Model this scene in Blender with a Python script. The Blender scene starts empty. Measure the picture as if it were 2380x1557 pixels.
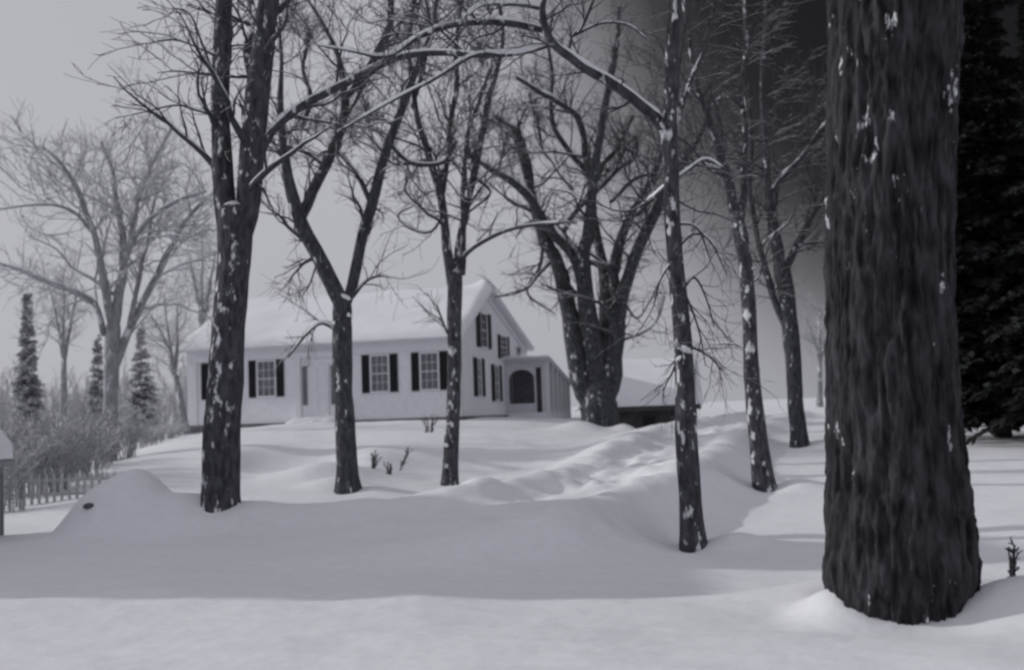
import bpy, math, numpy as np
from mathutils import Vector, Matrix
R = math.radians
S = bpy.context.scene
COL = S.collection

# ------------------------------------------------------------------ camera
FPX, CX, CY = 2552.0, 1190.0, 778.5            # focal length and centre in plate pixels (2380 wide)
PITCH, ROLL = R(4.2), R(2.0)
fw = np.array([0, math.cos(PITCH), math.sin(PITCH)])
up0 = np.array([0, -math.sin(PITCH), math.cos(PITCH)])
rt0 = np.array([1.0, 0, 0])
RT = rt0 * math.cos(ROLL) - up0 * math.sin(ROLL)
UP = up0 * math.cos(ROLL) + rt0 * math.sin(ROLL)
cd = bpy.data.cameras.new('camera'); cam = bpy.data.objects.new('camera', cd); COL.objects.link(cam)
cam.matrix_world = Matrix(((RT[0], UP[0], -fw[0], 0), (RT[1], UP[1], -fw[1], 0), (RT[2], UP[2], -fw[2], 0), (0, 0, 0, 1)))
cd.sensor_width = 36; cd.lens = 36 * FPX / 2380; cd.clip_start = .05; cd.clip_end = 5000
cd.dof.use_dof = True; cd.dof.focus_distance = 11.5; cd.dof.aperture_fstop = cd.lens / 1000 / .03
S.camera = cam
S.cycles.filter_width = 2.6

# ------------------------------------------------------------------ sun and sky
SUN_EL, SUN_AZ = R(23), R(10)                   # low winter sun from the left, a little behind the house
sd = np.array([-math.cos(SUN_EL) * math.cos(SUN_AZ), math.cos(SUN_EL) * math.sin(SUN_AZ), math.sin(SUN_EL)])
sl = bpy.data.lights.new('sun', 'SUN'); sun = bpy.data.objects.new('sun', sl); COL.objects.link(sun)
sl.energy = 2.2; sl.angle = R(.9); sl.color = (1, .985, .96)
sun.rotation_euler = Vector(sd).to_track_quat('Z', 'Y').to_euler()
w = bpy.data.worlds.new('World'); S.world = w; w.use_nodes = True
nt = w.node_tree; nt.nodes.clear(); N = nt.nodes.new; L = nt.links.new
out = N('ShaderNodeOutputWorld'); bg = N('ShaderNodeBackground'); L(bg.outputs[0], out.inputs[0])
sky = N('ShaderNodeTexSky'); sky.sky_type = 'NISHITA'; sky.sun_disc = False
sky.sun_elevation = SUN_EL; sky.sun_rotation = R(282); sky.dust_density = 3; sky.ozone_density = 1
hs = N('ShaderNodeHueSaturation'); hs.inputs['Saturation'].default_value = .0; L(sky.outputs[0], hs.inputs['Color'])
ev = N('ShaderNodeMix'); ev.data_type = 'RGBA'; ev.inputs['Factor'].default_value = .86   # high thin overcast evens the sky out
L(hs.outputs[0], ev.inputs['A']); ev.inputs['B'].default_value = (4.0, 3.99, 4.42, 1)
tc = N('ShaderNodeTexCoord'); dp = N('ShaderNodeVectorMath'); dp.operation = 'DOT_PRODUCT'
cc = np.array([.62, 1, .56]); cc /= np.linalg.norm(cc)                       # centre of the dark patch added to the sky
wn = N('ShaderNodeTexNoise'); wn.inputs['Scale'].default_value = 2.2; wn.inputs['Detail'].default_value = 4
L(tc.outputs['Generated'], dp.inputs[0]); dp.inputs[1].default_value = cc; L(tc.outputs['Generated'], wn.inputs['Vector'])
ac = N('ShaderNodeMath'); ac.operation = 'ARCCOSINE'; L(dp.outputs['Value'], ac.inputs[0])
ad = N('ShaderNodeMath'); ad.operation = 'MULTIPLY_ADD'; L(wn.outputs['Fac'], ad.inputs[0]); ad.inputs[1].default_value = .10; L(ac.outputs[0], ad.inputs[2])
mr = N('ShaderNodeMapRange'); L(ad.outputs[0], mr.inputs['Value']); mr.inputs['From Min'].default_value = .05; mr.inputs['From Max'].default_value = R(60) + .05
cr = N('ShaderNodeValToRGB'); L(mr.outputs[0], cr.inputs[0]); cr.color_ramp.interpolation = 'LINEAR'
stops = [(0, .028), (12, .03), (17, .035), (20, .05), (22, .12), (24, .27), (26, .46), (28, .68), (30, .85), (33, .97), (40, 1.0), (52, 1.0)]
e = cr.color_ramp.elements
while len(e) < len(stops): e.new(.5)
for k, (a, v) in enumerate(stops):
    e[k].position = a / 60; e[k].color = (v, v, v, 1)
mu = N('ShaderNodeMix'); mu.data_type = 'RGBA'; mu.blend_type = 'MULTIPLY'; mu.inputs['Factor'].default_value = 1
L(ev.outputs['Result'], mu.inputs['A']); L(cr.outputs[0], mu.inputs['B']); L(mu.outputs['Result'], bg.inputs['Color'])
bg.inputs['Strength'].default_value = .15
S.view_settings.view_transform = 'Standard'; S.view_settings.look = 'None'; S.view_settings.gamma = 1
S.view_settings.exposure = -.42

# ------------------------------------------------------------------ helpers
rng = np.random.default_rng(11)
def hor(px): return CY + (FPX * math.tan(PITCH)) - (px - CX) * math.tan(ROLL)
def W(px, py, Y):
    d = fw + (px - CX) / FPX * RT - (py - CY) / FPX * UP
    return d * (Y / d[1])
def _h(ix, iy, iz):
    n = (ix * 374761393 + iy * 668265263 + iz * 2147483647 + 12345) & 0xffffffff
    n = ((n ^ (n >> 13)) * 1274126177) & 0xffffffff
    return ((n ^ (n >> 16)) & 0xffff) / 65535.0
def vn(x, y, z=0.0):
    x, y, z = np.broadcast_arrays(np.asarray(x, float), y, z)
    ix, iy, iz = [np.floor(a).astype(np.int64) for a in (x, y, z)]
    fx, fy, fz = x - ix, y - iy, z - iz
    fx, fy, fz = [a * a * (3 - 2 * a) for a in (fx, fy, fz)]
    r = 0
    for dx in (0, 1):
        for dy in (0, 1):
            for dz in (0, 1):
                r = r + _h(ix + dx, iy + dy, iz + dz) * (fx if dx else 1 - fx) * (fy if dy else 1 - fy) * (fz if dz else 1 - fz)
    return r * 2 - 1
def fbm(x, y, z=0.0, o=4):
    return sum(vn(np.asarray(x) * 2**k + 17 * k, np.asarray(y) * 2**k + 5 * k, np.asarray(z) * 2**k) / 2**k for k in range(o))

def mesh(name, verts, faces, mat, parent=None, smooth=True):
    m = bpy.data.meshes.new(name)
    verts = np.asarray(verts, float)
    if isinstance(faces, np.ndarray):
        k = faces.shape[1]; m.vertices.add(len(verts)); m.vertices.foreach_set('co', verts.ravel())
        m.loops.add(faces.size); m.loops.foreach_set('vertex_index', faces.ravel().astype(np.int32))
        m.polygons.add(len(faces)); m.polygons.foreach_set('loop_start', np.arange(0, faces.size, k, dtype=np.int32))
        m.update(calc_edges=True); m.validate()
    else:
        m.from_pydata([tuple(v) for v in verts], [], [tuple(f) for f in faces]); m.update()
    if smooth: m.polygons.foreach_set('use_smooth', [True] * len(m.polygons))
    m.materials.append(mat)
    o = bpy.data.objects.new(name, m); COL.objects.link(o)
    if parent: o.parent = parent
    return o
def tag(o, label=None, cat=None, group=None, kind=None):
    if label: o['label'] = label
    if cat: o['category'] = cat
    if group: o['group'] = group
    if kind: o['kind'] = kind
    return o
def empty(name, loc=(0, 0, 0), rz=0):
    o = bpy.data.objects.new(name, None); COL.objects.link(o); o.location = loc; o.rotation_euler = (0, 0, rz)
    o.empty_display_size = .3
    return o
def copy_tree(o, parent=None):
    c = o.copy(); COL.objects.link(c); c.parent = parent
    for ch in list(o.children): copy_tree(ch, c)
    return c
class MB:
    def __init__(s): s.v = []; s.f = []
    def box(s, x0, x1, y0, y1, z0, z1):
        b = len(s.v)
        s.v += [(x, y, z) for z in (z0, z1) for (x, y) in ((x0, y0), (x1, y0), (x1, y1), (x0, y1))]
        s.f += [tuple(b + i for i in q) for q in ((3, 2, 1, 0), (4, 5, 6, 7), (0, 1, 5, 4), (1, 2, 6, 5), (2, 3, 7, 6), (3, 0, 4, 7))]
        return s
    def poly(s, pts):
        b = len(s.v); s.v += [tuple(p) for p in pts]; s.f.append(tuple(range(b, b + len(pts)))); return s
    def prism(s, a, b_):                       # two matching outlines joined
        n = len(a); b = len(s.v); s.v += [tuple(p) for p in a] + [tuple(p) for p in b_]
        s.f.append(tuple(range(b + n - 1, b - 1, -1))); s.f.append(tuple(range(b + n, b + 2 * n)))
        s.f += [(b + i, b + (i + 1) % n, b + n + (i + 1) % n, b + n + i) for i in range(n)]
        return s
    def build(s, name, mat, parent=None, bevel=0, smooth=False):
        o = mesh(name, s.v, s.f, mat, parent, smooth)
        if bevel:
            bv = o.modifiers.new('bevel', 'BEVEL'); bv.width = bevel; bv.segments = 2; bv.limit_method = 'ANGLE'
        return o

# ------------------------------------------------------------------ materials
def mat(name, col, rough=.8, bump=0, bscale=20, vary=.15, stretch=(1, 1, 1), snow=0, patch=0, spec=.2, pscale=5.0):
    m = bpy.data.materials.new(name); m.use_nodes = True; t = m.node_tree; n = t.nodes.new; l = t.links.new
    p = t.nodes['Principled BSDF']; p.inputs['Roughness'].default_value = rough; p.inputs['Specular IOR Level'].default_value = spec
    co = n('ShaderNodeTexCoord'); mp = n('ShaderNodeMapping'); mp.inputs['Scale'].default_value = stretch
    l(co.outputs['Object'], mp.inputs[0])
    no = n('ShaderNodeTexNoise'); no.inputs['Scale'].default_value = bscale; no.inputs['Detail'].default_value = 6; l(mp.outputs[0], no.inputs['Vector'])
    r = n('ShaderNodeValToRGB'); l(no.outputs['Fac'], r.inputs[0])
    r.color_ramp.elements[0].position = .3; r.color_ramp.elements[1].position = .7
    r.color_ramp.elements[0].color = tuple(c * (1 - vary) for c in col) + (1,)
    r.color_ramp.elements[1].color = tuple(min(1, c * (1 + vary)) for c in col) + (1,)
    colout = r.outputs[0]
    if snow or patch:
        g = n('ShaderNodeNewGeometry'); sx = n('ShaderNodeSeparateXYZ'); l(g.outputs['Normal'], sx.inputs[0])
        n2 = n('ShaderNodeTexNoise'); n2.inputs['Scale'].default_value = pscale; n2.inputs['Detail'].default_value = 5; n2.inputs['Roughness'].default_value = .65; mpz = n('ShaderNodeMapping'); mpz.inputs['Scale'].default_value = (1, 1, .45); l(co.outputs['Object'], mpz.inputs[0]); l(mpz.outputs[0], n2.inputs['Vector'])
        ms = n('ShaderNodeMapRange'); ms.inputs['From Min'].default_value = 1 - snow; ms.inputs['From Max'].default_value = 1.12 - snow
        a = n('ShaderNodeMath'); a.operation = 'MULTIPLY_ADD'; l(n2.outputs['Fac'], a.inputs[0]); a.inputs[1].default_value = .5; l(sx.outputs['Z'], a.inputs[2])
        sb = n('ShaderNodeMath'); sb.operation = 'SUBTRACT'; l(a.outputs[0], sb.inputs[0]); sb.inputs[1].default_value = .25; l(sb.outputs[0], ms.inputs['Value'])
        mp2 = n('ShaderNodeMapRange'); l(n2.outputs['Fac'], mp2.inputs['Value']); mp2.inputs['From Min'].default_value = .72 - patch; mp2.inputs['From Max'].default_value = .78 - patch
        mp2.inputs['To Max'].default_value = .85 if patch else 0
        n3 = n('ShaderNodeTexNoise'); n3.inputs['Scale'].default_value = 1.5; n3.inputs['Detail'].default_value = 2; l(co.outputs['Object'], n3.inputs['Vector'])
        wd_ = n('ShaderNodeVectorMath'); wd_.operation = 'DOT_PRODUCT'; l(g.outputs['Normal'], wd_.inputs[0]); wd_.inputs[1].default_value = (-.55, -.8, .2)   # plastered on by the wind
        ws = n('ShaderNodeMath'); ws.operation = 'MULTIPLY_ADD'; l(wd_.outputs['Value'], ws.inputs[0]); ws.inputs[1].default_value = .09; l(n2.outputs['Fac'], ws.inputs[2])
        wo = n('ShaderNodeMath'); wo.operation = 'SUBTRACT'; l(ws.outputs[0], wo.inputs[0]); wo.inputs[1].default_value = .07; wc = n('ShaderNodeMath'); wc.operation = 'MULTIPLY_ADD'; l(n3.outputs['Fac'], wc.inputs[0]); wc.inputs[1].default_value = .30; l(wo.outputs[0], wc.inputs[2]); wq = n('ShaderNodeMath'); wq.operation = 'SUBTRACT'; l(wc.outputs[0], wq.inputs[0]); wq.inputs[1].default_value = .155; l(wq.outputs[0], mp2.inputs['Value'])
        mx = n('ShaderNodeMath'); mx.operation = 'MAXIMUM'; l(ms.outputs[0], mx.inputs[0]); l(mp2.outputs[0], mx.inputs[1])
        mc = n('ShaderNodeMix'); mc.data_type = 'RGBA'; l(mx.outputs[0], mc.inputs['Factor']); l(colout, mc.inputs['A']); mc.inputs['B'].default_value = (.78, .79, .82, 1)
        colout = mc.outputs['Result']
    l(colout, p.inputs['Base Color'])
    if bump:
        b = n('ShaderNodeBump'); b.inputs['Strength'].default_value = min(1, bump); b.inputs['Distance'].default_value = .02; l(no.outputs['Fac'], b.inputs['Height']); l(b.outputs[0], p.inputs['Normal'])
    return m
SNOW = (.80, .81, .84)
M = dict(
    snow=mat('snow', SNOW, .85, .5, 7.0, .03),
    roof_snow=mat('roof_snow', SNOW, .85, .3, 1.2, .03),
    bark=mat('bark', (.06, .062, .07), .95, 1, 14, .55, (1, 1, .35), snow=.35, patch=.10, pscale=9),
    bark_flecked=mat('bark_flecked', (.062, .063, .072), .95, 1, 14, .55, (1, 1, .35), snow=.35, patch=.155, pscale=8),
    bark_dark=mat('bark_dark', (.025, .025, .027), .95, .5, 10, .4),
    bark_old=mat('bark_old', (.034, .034, .039), .95, 1, 14, .85, (1, 1, .25), snow=.3, patch=.07, pscale=7),
    twig=mat('twig', (.06, .062, .07), .9, 0, 8, .3, snow=.30, patch=.05),
    frost_bark=mat('frost_bark', (.27, .275, .29), .95, .5, 8, .3, (1, 1, .4), snow=.45, patch=.15),  # pale from frost and from background haze put into the colour
    frost_twig=mat('frost_twig', (.36, .365, .38), .95, 0, 5, .25, snow=.6, patch=.15),  # frosted twigs, lightened further to carry the distant haze
    needles=mat('needles', (.34, .345, .36), .9, 0, 6, .25, snow=.5, patch=.25, pscale=3),  # snowy needles with the background haze mixed into their colour
    needles_dark=mat('needles_dark', (.03, .032, .032), .9, 0, 6, .4),
    siding=mat('white_siding', (.80, .805, .84), .6, .15, 4, .05),
    porch=mat('porch_paint', (.62, .625, .66), .6, .15, 4, .06),  # greyer than the siding: shade under the porch fascia put into the colour
    trim=mat('white_trim', (.72, .725, .76), .5, .05, 8, .04),
    shutter=mat('black_shutter', (.018, .019, .024), .5, .1, 20, .2),
    glass=mat('window_glass', (.12, .12, .14), .12, 0, 2, .3, spec=.6),
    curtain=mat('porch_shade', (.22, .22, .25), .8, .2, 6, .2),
    stone=mat('foundation_stone', (.13, .13, .14), .9, .5, 9, .3),
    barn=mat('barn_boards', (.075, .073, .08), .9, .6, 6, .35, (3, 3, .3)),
    shed=mat('weathered_boards', (.28, .285, .30), .9, .5, 6, .25, (3, 3, .3)),
    wood=mat('fence_wood', (.45, .455, .47), .9, .3, 12, .2, snow=.3),
    rock=mat('rock', (.09, .09, .10), .9, .6, 9, .3),
)

# ------------------------------------------------------------------ terrain
def wp(px, py, Y): p = W(px, py, Y); return (p[0], p[1], p[2])
CT = [(-6, 2, -1.6), (0, 2, -1.6), (6, 2, -1.6), (-6, 6.5, -1.6), (0, 6.5, -1.6), (6, 6.5, -1.6), (-4, 10, -1.6), (0, 10, -1.6), (3, 8.5, -1.6), (7, 10, -1.6),
      (2.3, 14, -1.79), (5, 14, -1.72), (10, 16, -1.6), (4.6, 20, -1.50), (9, 22, -1.4), (7.9, 30, -1.08), (14, 32, -1.05), (20, 26, -1.3), (13, 45, -.8), (22, 60, -.5), (35, 90, -.25), (8, 45, -.9), (11, 60, -.62), (18, 90, -.15),
      (-4.25, 16, -1.47), (-7, 15, -1.5), (-10, 14, -1.5), (-3.5, 24, -1.49), (-1.5, 26, -1.62), (-.3, 15, -1.68), (1.5, 20, -1.58), (3.3, 26, -1.38), (5, 32, -1.15),
      (-9, 22, -1.62), (-12, 24, -1.75), (-16, 26, -1.8), (-20, 30, -1.8), (-7, 23, -1.45), (-11.2, 30, -.95), (-14, 30, -1.5), (-14.5, 38, -1.2), (-18, 40, -1.6), (-11.9, 40, -.28), (-13.5, 46, -.25),
      (-7, 31, -.60), (-4, 31, -.68), (-1, 31.5, -.76), (-7, 27, -1.36), (-4, 27.2, -1.45), (-1, 28.2, -1.5), (-9.5, 27, -1.1), (2, 33, -.95), (-7, 37, -.5), (-3, 37, -.5), (1, 38, -.55), (3.3, 40, -.66), (-8, 44, -.05), (-4, 43, -.06), (0, 43, -.16), (-8, 55, 0), (0, 55, -.1), (3, 52, -.35), (6, 60, -.3), (0, 80, 0), (-20, 70, -1.0), (-40, 60, -2), (-40, 100, -1), (0, 150, .2), (60, 150, .2), (-100, 200, -1), (100, 200, .5), (0, 400, 2), (-300, 500, 2), (300, 500, 4), (0, 1200, 6), (-30, 10, -1.6), (30, 5, -1.6), (-30, -5, -1.6), (30, -5, -1.6)]
CT = np.array(CT, float)
def warp(x, y):                                                              # even out near and far spacing
    s = 1 / (1 + np.maximum(y, 0) / 20.0); return x * s * 3, np.log1p(np.maximum(y + 8, .1) / 12) * 30
def tps(r2): return np.where(r2 > 1e-9, .5 * r2 * np.log(np.maximum(r2, 1e-9)), 0)
cxw, cyw = warp(CT[:, 0], CT[:, 1]); n_ = len(CT)
K = tps((cxw[:, None] - cxw)**2 + (cyw[:, None] - cyw)**2) + np.eye(n_) * 8
P_ = np.stack([np.ones(n_), cxw, cyw], 1)
A_ = np.block([[K, P_], [P_.T, np.zeros((3, 3))]])
SOL = np.linalg.solve(A_, np.concatenate([CT[:, 2], np.zeros(3)]))
NEAR = np.array([(-3.2, 12.2), (-1.6, 12.7), (-.6, 12.8), (.25, 13.1), (.75, 14.4), (1.8, 16.8), (2.9, 19.4), (4.9, 26.5), (7.2, 35), (11, 47), (16, 62)])      # edge of the raised drive
FAR = np.array([(-6.5, 15.6), (-3.8, 15.9), (-1.9, 15.9), (-.7, 16.7), (.57, 20), (2.6, 28), (4.3, 34), (6.6, 41), (10.5, 54), (14.7, 68)])    # bank left of the drive
DRV = np.array([(-3.5, 14.0), (-.6, 14.6), (.9, 17), (1.9, 20.5), (4.0, 28), (6.4, 37), (11, 54)])
def dist_line(x, y, L_):
    best = np.full(x.shape, 1e9); sgn = np.zeros(x.shape); tt = np.zeros(x.shape)
    for k in range(len(L_) - 1):
        a, b = L_[k], L_[k + 1]; d = b - a; l2 = d @ d
        t = np.clip(((x - a[0]) * d[0] + (y - a[1]) * d[1]) / l2, 0, 1)
        qx, qy = x - a[0] - t * d[0], y - a[1] - t * d[1]; r = np.hypot(qx, qy)
        m = r < best; best = np.where(m, r, best); sgn = np.where(m, np.sign(d[0] * qy - d[1] * qx), sgn); tt = np.where(m, k + t, tt)
    return best, sgn, tt                                                      # sgn > 0 : left of the line
def hz(x, y, detail=True):
    x = np.atleast_1d(np.asarray(x, float)); y = np.atleast_1d(np.asarray(y, float))
    shp = x.shape; x = x.ravel(); y = y.ravel()
    wx, wy = warp(x, y); z = SOL[n_] + SOL[n_ + 1] * wx + SOL[n_ + 2] * wy
    for k in range(n_): z = z + SOL[k] * tps((wx - cxw[k])**2 + (wy - cyw[k])**2)
    z = np.clip(z, -2.4, 8)
    lump = 1 + .16 * vn(x * .9, y * .9, 3) + .12 * vn(x * 2.3, y * 2.3, 5)
    d, s, t = dist_line(x, y, NEAR); q = s * d + .16 * vn(x * .8, y * .8, 9) + .05 * vn(x * 2.4, y * 2.4, 39); s = np.sign(q); d = np.abs(q)      # ragged but continuous edge
    amp = .62 * np.clip(((x + 3.2) * .5 + (y - 12.2) * .35) / 2.3, 0, 1)**1.3 * (1 - .5 * np.clip((y - 20) / 26, 0, 1)); crest = .30 * (1 + .7 * vn(x * 1.6, y * 1.3, 31)) 
    z = z + amp * np.where(s > 0, crest * np.exp(-(d / .38)**2) + (1 - crest) * np.exp(-(np.maximum(d, 0) / 3.6)**2.5), np.exp(-(np.maximum(d, 0) / .85)**2.4))
    d, s, t = dist_line(x, y, FAR); q = s * d + .13 * vn(x * .8, y * .8, 19) + .06 * vn(x * 2.2, y * 2.2, 29); s = np.sign(q); d = np.abs(q)
    amp = .34 * np.clip((x + 6.5) / 4, 0, 1) * (1 - .25 * np.clip((y - 34) / 16, 0, 1))
    z = z + amp * lump * np.where(s > 0, np.exp(-(d / 1.1)**2), np.exp(-(np.maximum(d, 0) / .62)**2.4))
    def g(cx, cy, sx, sy, a, rot=0, pw=2):
        c, s_ = math.cos(rot), math.sin(rot); u = ((x - cx) * c + (y - cy) * s_) / sx; v = (-(x - cx) * s_ + (y - cy) * c) / sy
        return a * np.exp(-(u * u + v * v)**(pw / 2))
    z = z + g(-5.98, 16.5, .74, .85, .62, 0, 4) + g(-5.2, 16.3, .9, .7, .30, 0, 2.4) + g(-4.7, 16.0, .8, .6, .12)       # ploughed mound
    z = z - g(-6.0, 30.0, 1.7, 2.0, .50, .3, 4) - g(-1.4, 29.6, 2.6, 1.5, .42, 0, 4)     # scooped drifts below the lawn
    z = z + g(-4.6, 26.8, 1.2, 1.0, .38, .6) + g(-4.0, 24.9, .8, .5, .25)
    z = z + g(3.9, 39.0, .5, .6, .28) + g(2.3, 39, .9, .8, .36) - g(6.2, 50.5, 2.3, 5.5, .62, 0, 4) - g(4.9, 40.5, .7, 2.5, .25) + g(6.9, 45, .7, 1.2, .2)
    for (tx, ty, a, s_) in ((2.3, 14, .22, .42), (4.6, 20, .2, .5), (7.9, 30, .2, .6), (-4.25, 16, .12, .5), (-3.5, 24, .2, .6)):
        z = z - g(tx - .08, ty - .2, s_ * .95, s_ * .8, .13)
        z = z + g(tx + .35, ty - .05, s_ * 1.3, s_, a)
    z = z + g(2.38, 8.5, .26, .4, .22) + g(3.75, 8.2, .6, .5, .30) + g(3.0, 9.4, 1.2, .5, .2) - g(3.0, 7.75, .55, .25, .08)
    dd = np.minimum(dist_line(x, y, DRV)[0], 9)
    if detail:
        z = z + .03 * fbm(x * .55, y * .55, 1, 3) + .008 * fbm(x * 2.2 + y * .6, y * 4.2, 2, 3) + .012 * np.abs(vn(x * .9 + y * .2, y * 2.6, 12))
        rough = np.exp(-(dd / 1.0)**3) * np.clip((y - 15.5) / 3, 0, 1)
        z = z + rough * (.07 * vn(x * 2.6, y * 2.2, 4) + .055 * vn(x * 5.5, y * 4.5, 8))
        z = z + .05 * np.sin((x * .25 + y) * 1.1 + vn(x * .3, y * .3) * 2) * np.exp(-((x + 3) / 8)**2) * np.clip((y - 30) / 4, 0, 1) * np.clip((60 - y) / 10, 0, 1)
    return z.reshape(shp)
def H(x, y): return float(hz([x], [y])[0])
ny, nx = 620, 520
ys = np.concatenate([np.linspace(-25, 4, 20)[:-1], 4 * (1500 / 4)**(np.linspace(0, 1, ny)**1.35)]); ny = len(ys)
ts = np.linspace(-1, 1, nx); ts = np.sign(ts) * np.abs(ts)**1.25
hw = .62 * np.maximum(ys, 0) + 9 + np.maximum(0, ys - 60) * .8
X = ts[None, :] * hw[:, None]; Y = np.repeat(ys[:, None], nx, 1)
Zt = hz(X, Y)
V = np.stack([X, Y, Zt], -1).reshape(-1, 3)
i = np.arange(ny - 1)[:, None] * nx + np.arange(nx - 1)[None]
F = np.stack([i, i + 1, i + nx + 1, i + nx], -1).reshape(-1, 4)
tag(mesh('snowy_ground', V, F, M['snow']), 'snow covered ground with ploughed banks along the drive', 'ground', kind='structure')

# ------------------------------------------------------------------ tube builder
def catmull(p, n):
    p = np.asarray(p, float); m = len(p)
    if m == 2: t = np.linspace(0, 1, n)[:, None]; return p[0] * (1 - t) + p[1] * t
    q = np.vstack([2 * p[0] - p[1], p, 2 * p[-1] - p[-2]])
    u = np.linspace(0, m - 1 - 1e-6, n); k = u.astype(int); t = (u - k)[:, None]
    a, b, c, d = q[k], q[k + 1], q[k + 2], q[k + 3]
    return .5 * ((2 * b) + (-a + c) * t + (2 * a - 5 * b + 4 * c - d) * t * t + (-a + 3 * b - 3 * c + d) * t**3)
def tubes(P, Rr, k, rough=0, ell=None):
    """P (B,n,3), Rr (B,n) -> verts, quads"""
    B, n, _ = P.shape
    T = np.gradient(P, axis=1); T /= np.linalg.norm(T, axis=2, keepdims=True) + 1e-9
    ref = np.array([.13, 1, .07]) if ell is None else np.array([0, 0, 1.0])
    a = np.cross(T, ref); a /= np.linalg.norm(a, axis=2, keepdims=True) + 1e-6
    b = np.cross(a, T)
    th = np.arange(k) * 2 * math.pi / k
    r1 = Rr[:, :, None] * np.ones(k)
    if rough:
        r1 = r1 * (1 + rough * fbm(np.cos(th) * 1.6 + P[:, :, :1] * 2, np.sin(th) * 1.6 + P[:, :, 1:2], P[:, :, 2:3] * 1.6, 3))
    r2 = r1 if ell is None else r1 * ell
    V = P[:, :, None, :] + (r1 * np.cos(th))[..., None] * a[:, :, None, :] + (r2 * np.sin(th))[..., None] * b[:, :, None, :]
    base = (np.arange(B)[:, None, None] * n + np.arange(n - 1)[None, :, None]) * k
    j = np.arange(k)[None, None, :]; j2 = (j + 1) % k
    F = np.stack([base + j, base + j2, base + k + j2, base + k + j], -1).reshape(-1, 4)
    return V.reshape(-1, 3), F
def join(parts):
    vs, fs, o = [], [], 0
    for v, f in parts: vs.append(v); fs.append(f + o); o += len(v)
    return np.vstack(vs), np.vstack(fs)
def spawn(P, Rr, m, t0, t1, length, ang, up, wig, rr, npts, tipr, droop=0, lj=.4):
    B, n, _ = P.shape
    t = t0 + (t1 - t0) * (np.arange(m)[None] + rng.random((B, m))) / m
    u = t * (n - 1 - 1e-6); k = u.astype(int); fr = (u - k)[..., None]
    bi = np.arange(B)[:, None]
    p0 = P[bi, k] * (1 - fr) + P[bi, k + 1] * fr
    r0 = (Rr[bi, k] * (1 - fr[..., 0]) + Rr[bi, k + 1] * fr[..., 0])
    T = P[bi, k + 1] - P[bi, k]; T /= np.linalg.norm(T, axis=2, keepdims=True) + 1e-9
    rv = rng.normal(size=T.shape); rv -= (rv * T).sum(-1, keepdims=True) * T; rv /= np.linalg.norm(rv, axis=2, keepdims=True) + 1e-9
    a = ang * (1 + .35 * rng.normal(size=t.shape))[..., None]
    d = T * np.cos(a) + rv * np.sin(a) + np.array([0, 0, up]); d /= np.linalg.norm(d, axis=2, keepdims=True)
    if np.isscalar(length): ln = length * np.ones_like(t)
    else: ln = length[:, None] * np.ones_like(t)
    ln = ln * (1 - .45 * t) * (1 + lj * rng.normal(size=t.shape)).clip(.35, 1.8)
    C = B * m; p = p0.reshape(C, 3); d = d.reshape(C, 3); st = (ln.reshape(C) / (npts - 1))[:, None]
    out = [p]; bend = rng.normal(size=(C, 3)) * wig * .35
    for q in range(npts - 1):
        d = d + bend + rng.normal(size=(C, 3)) * wig + np.array([0, 0, up * .25 - droop * (q + 1) / npts]); d /= np.linalg.norm(d, axis=1, keepdims=True)
        p = p + d * st; out.append(p)
    P2 = np.stack(out, 1)
    rs = np.minimum((r0 * rr).reshape(C), .02 + .035 * ln.reshape(C))
    rs = np.maximum(rs, tipr * 1.3)
    R2 = rs[:, None] * (1 - np.linspace(0, 1, npts)[None]**.9) + tipr * np.linspace(0, 1, npts)[None]
    return P2, R2, ln.reshape(C)
def snow_on(P, Rr, k=6, add=.02, thick=.75):
    T = np.gradient(P, axis=1); T /= np.linalg.norm(T, axis=2, keepdims=True) + 1e-9
    h = np.hypot(T[..., 0], T[..., 1]); hf = np.clip((h - .40) / .35, 0, 1)
    hf = hf * (.72 + .45 * vn(P[..., 0] * 3, P[..., 1] * 3, P[..., 2] * 3)).clip(.1, 1.2)
    hf[:, 0] *= .3; hf[:, -1] *= .3
    keep = hf.max(1) > .2
    if not keep.any(): return None
    P, Rr, hf = P[keep], Rr[keep], hf[keep]
    Q = P.copy(); Q[..., 2] += Rr * .65 + add * .3
    rad = (Rr * .85 + add * .25) * hf + 1e-4
    v, f = tubes(Q, rad, k, 0, ell=thick + add / (Rr.mean() + .01) * .25)
    return v, f

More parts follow.
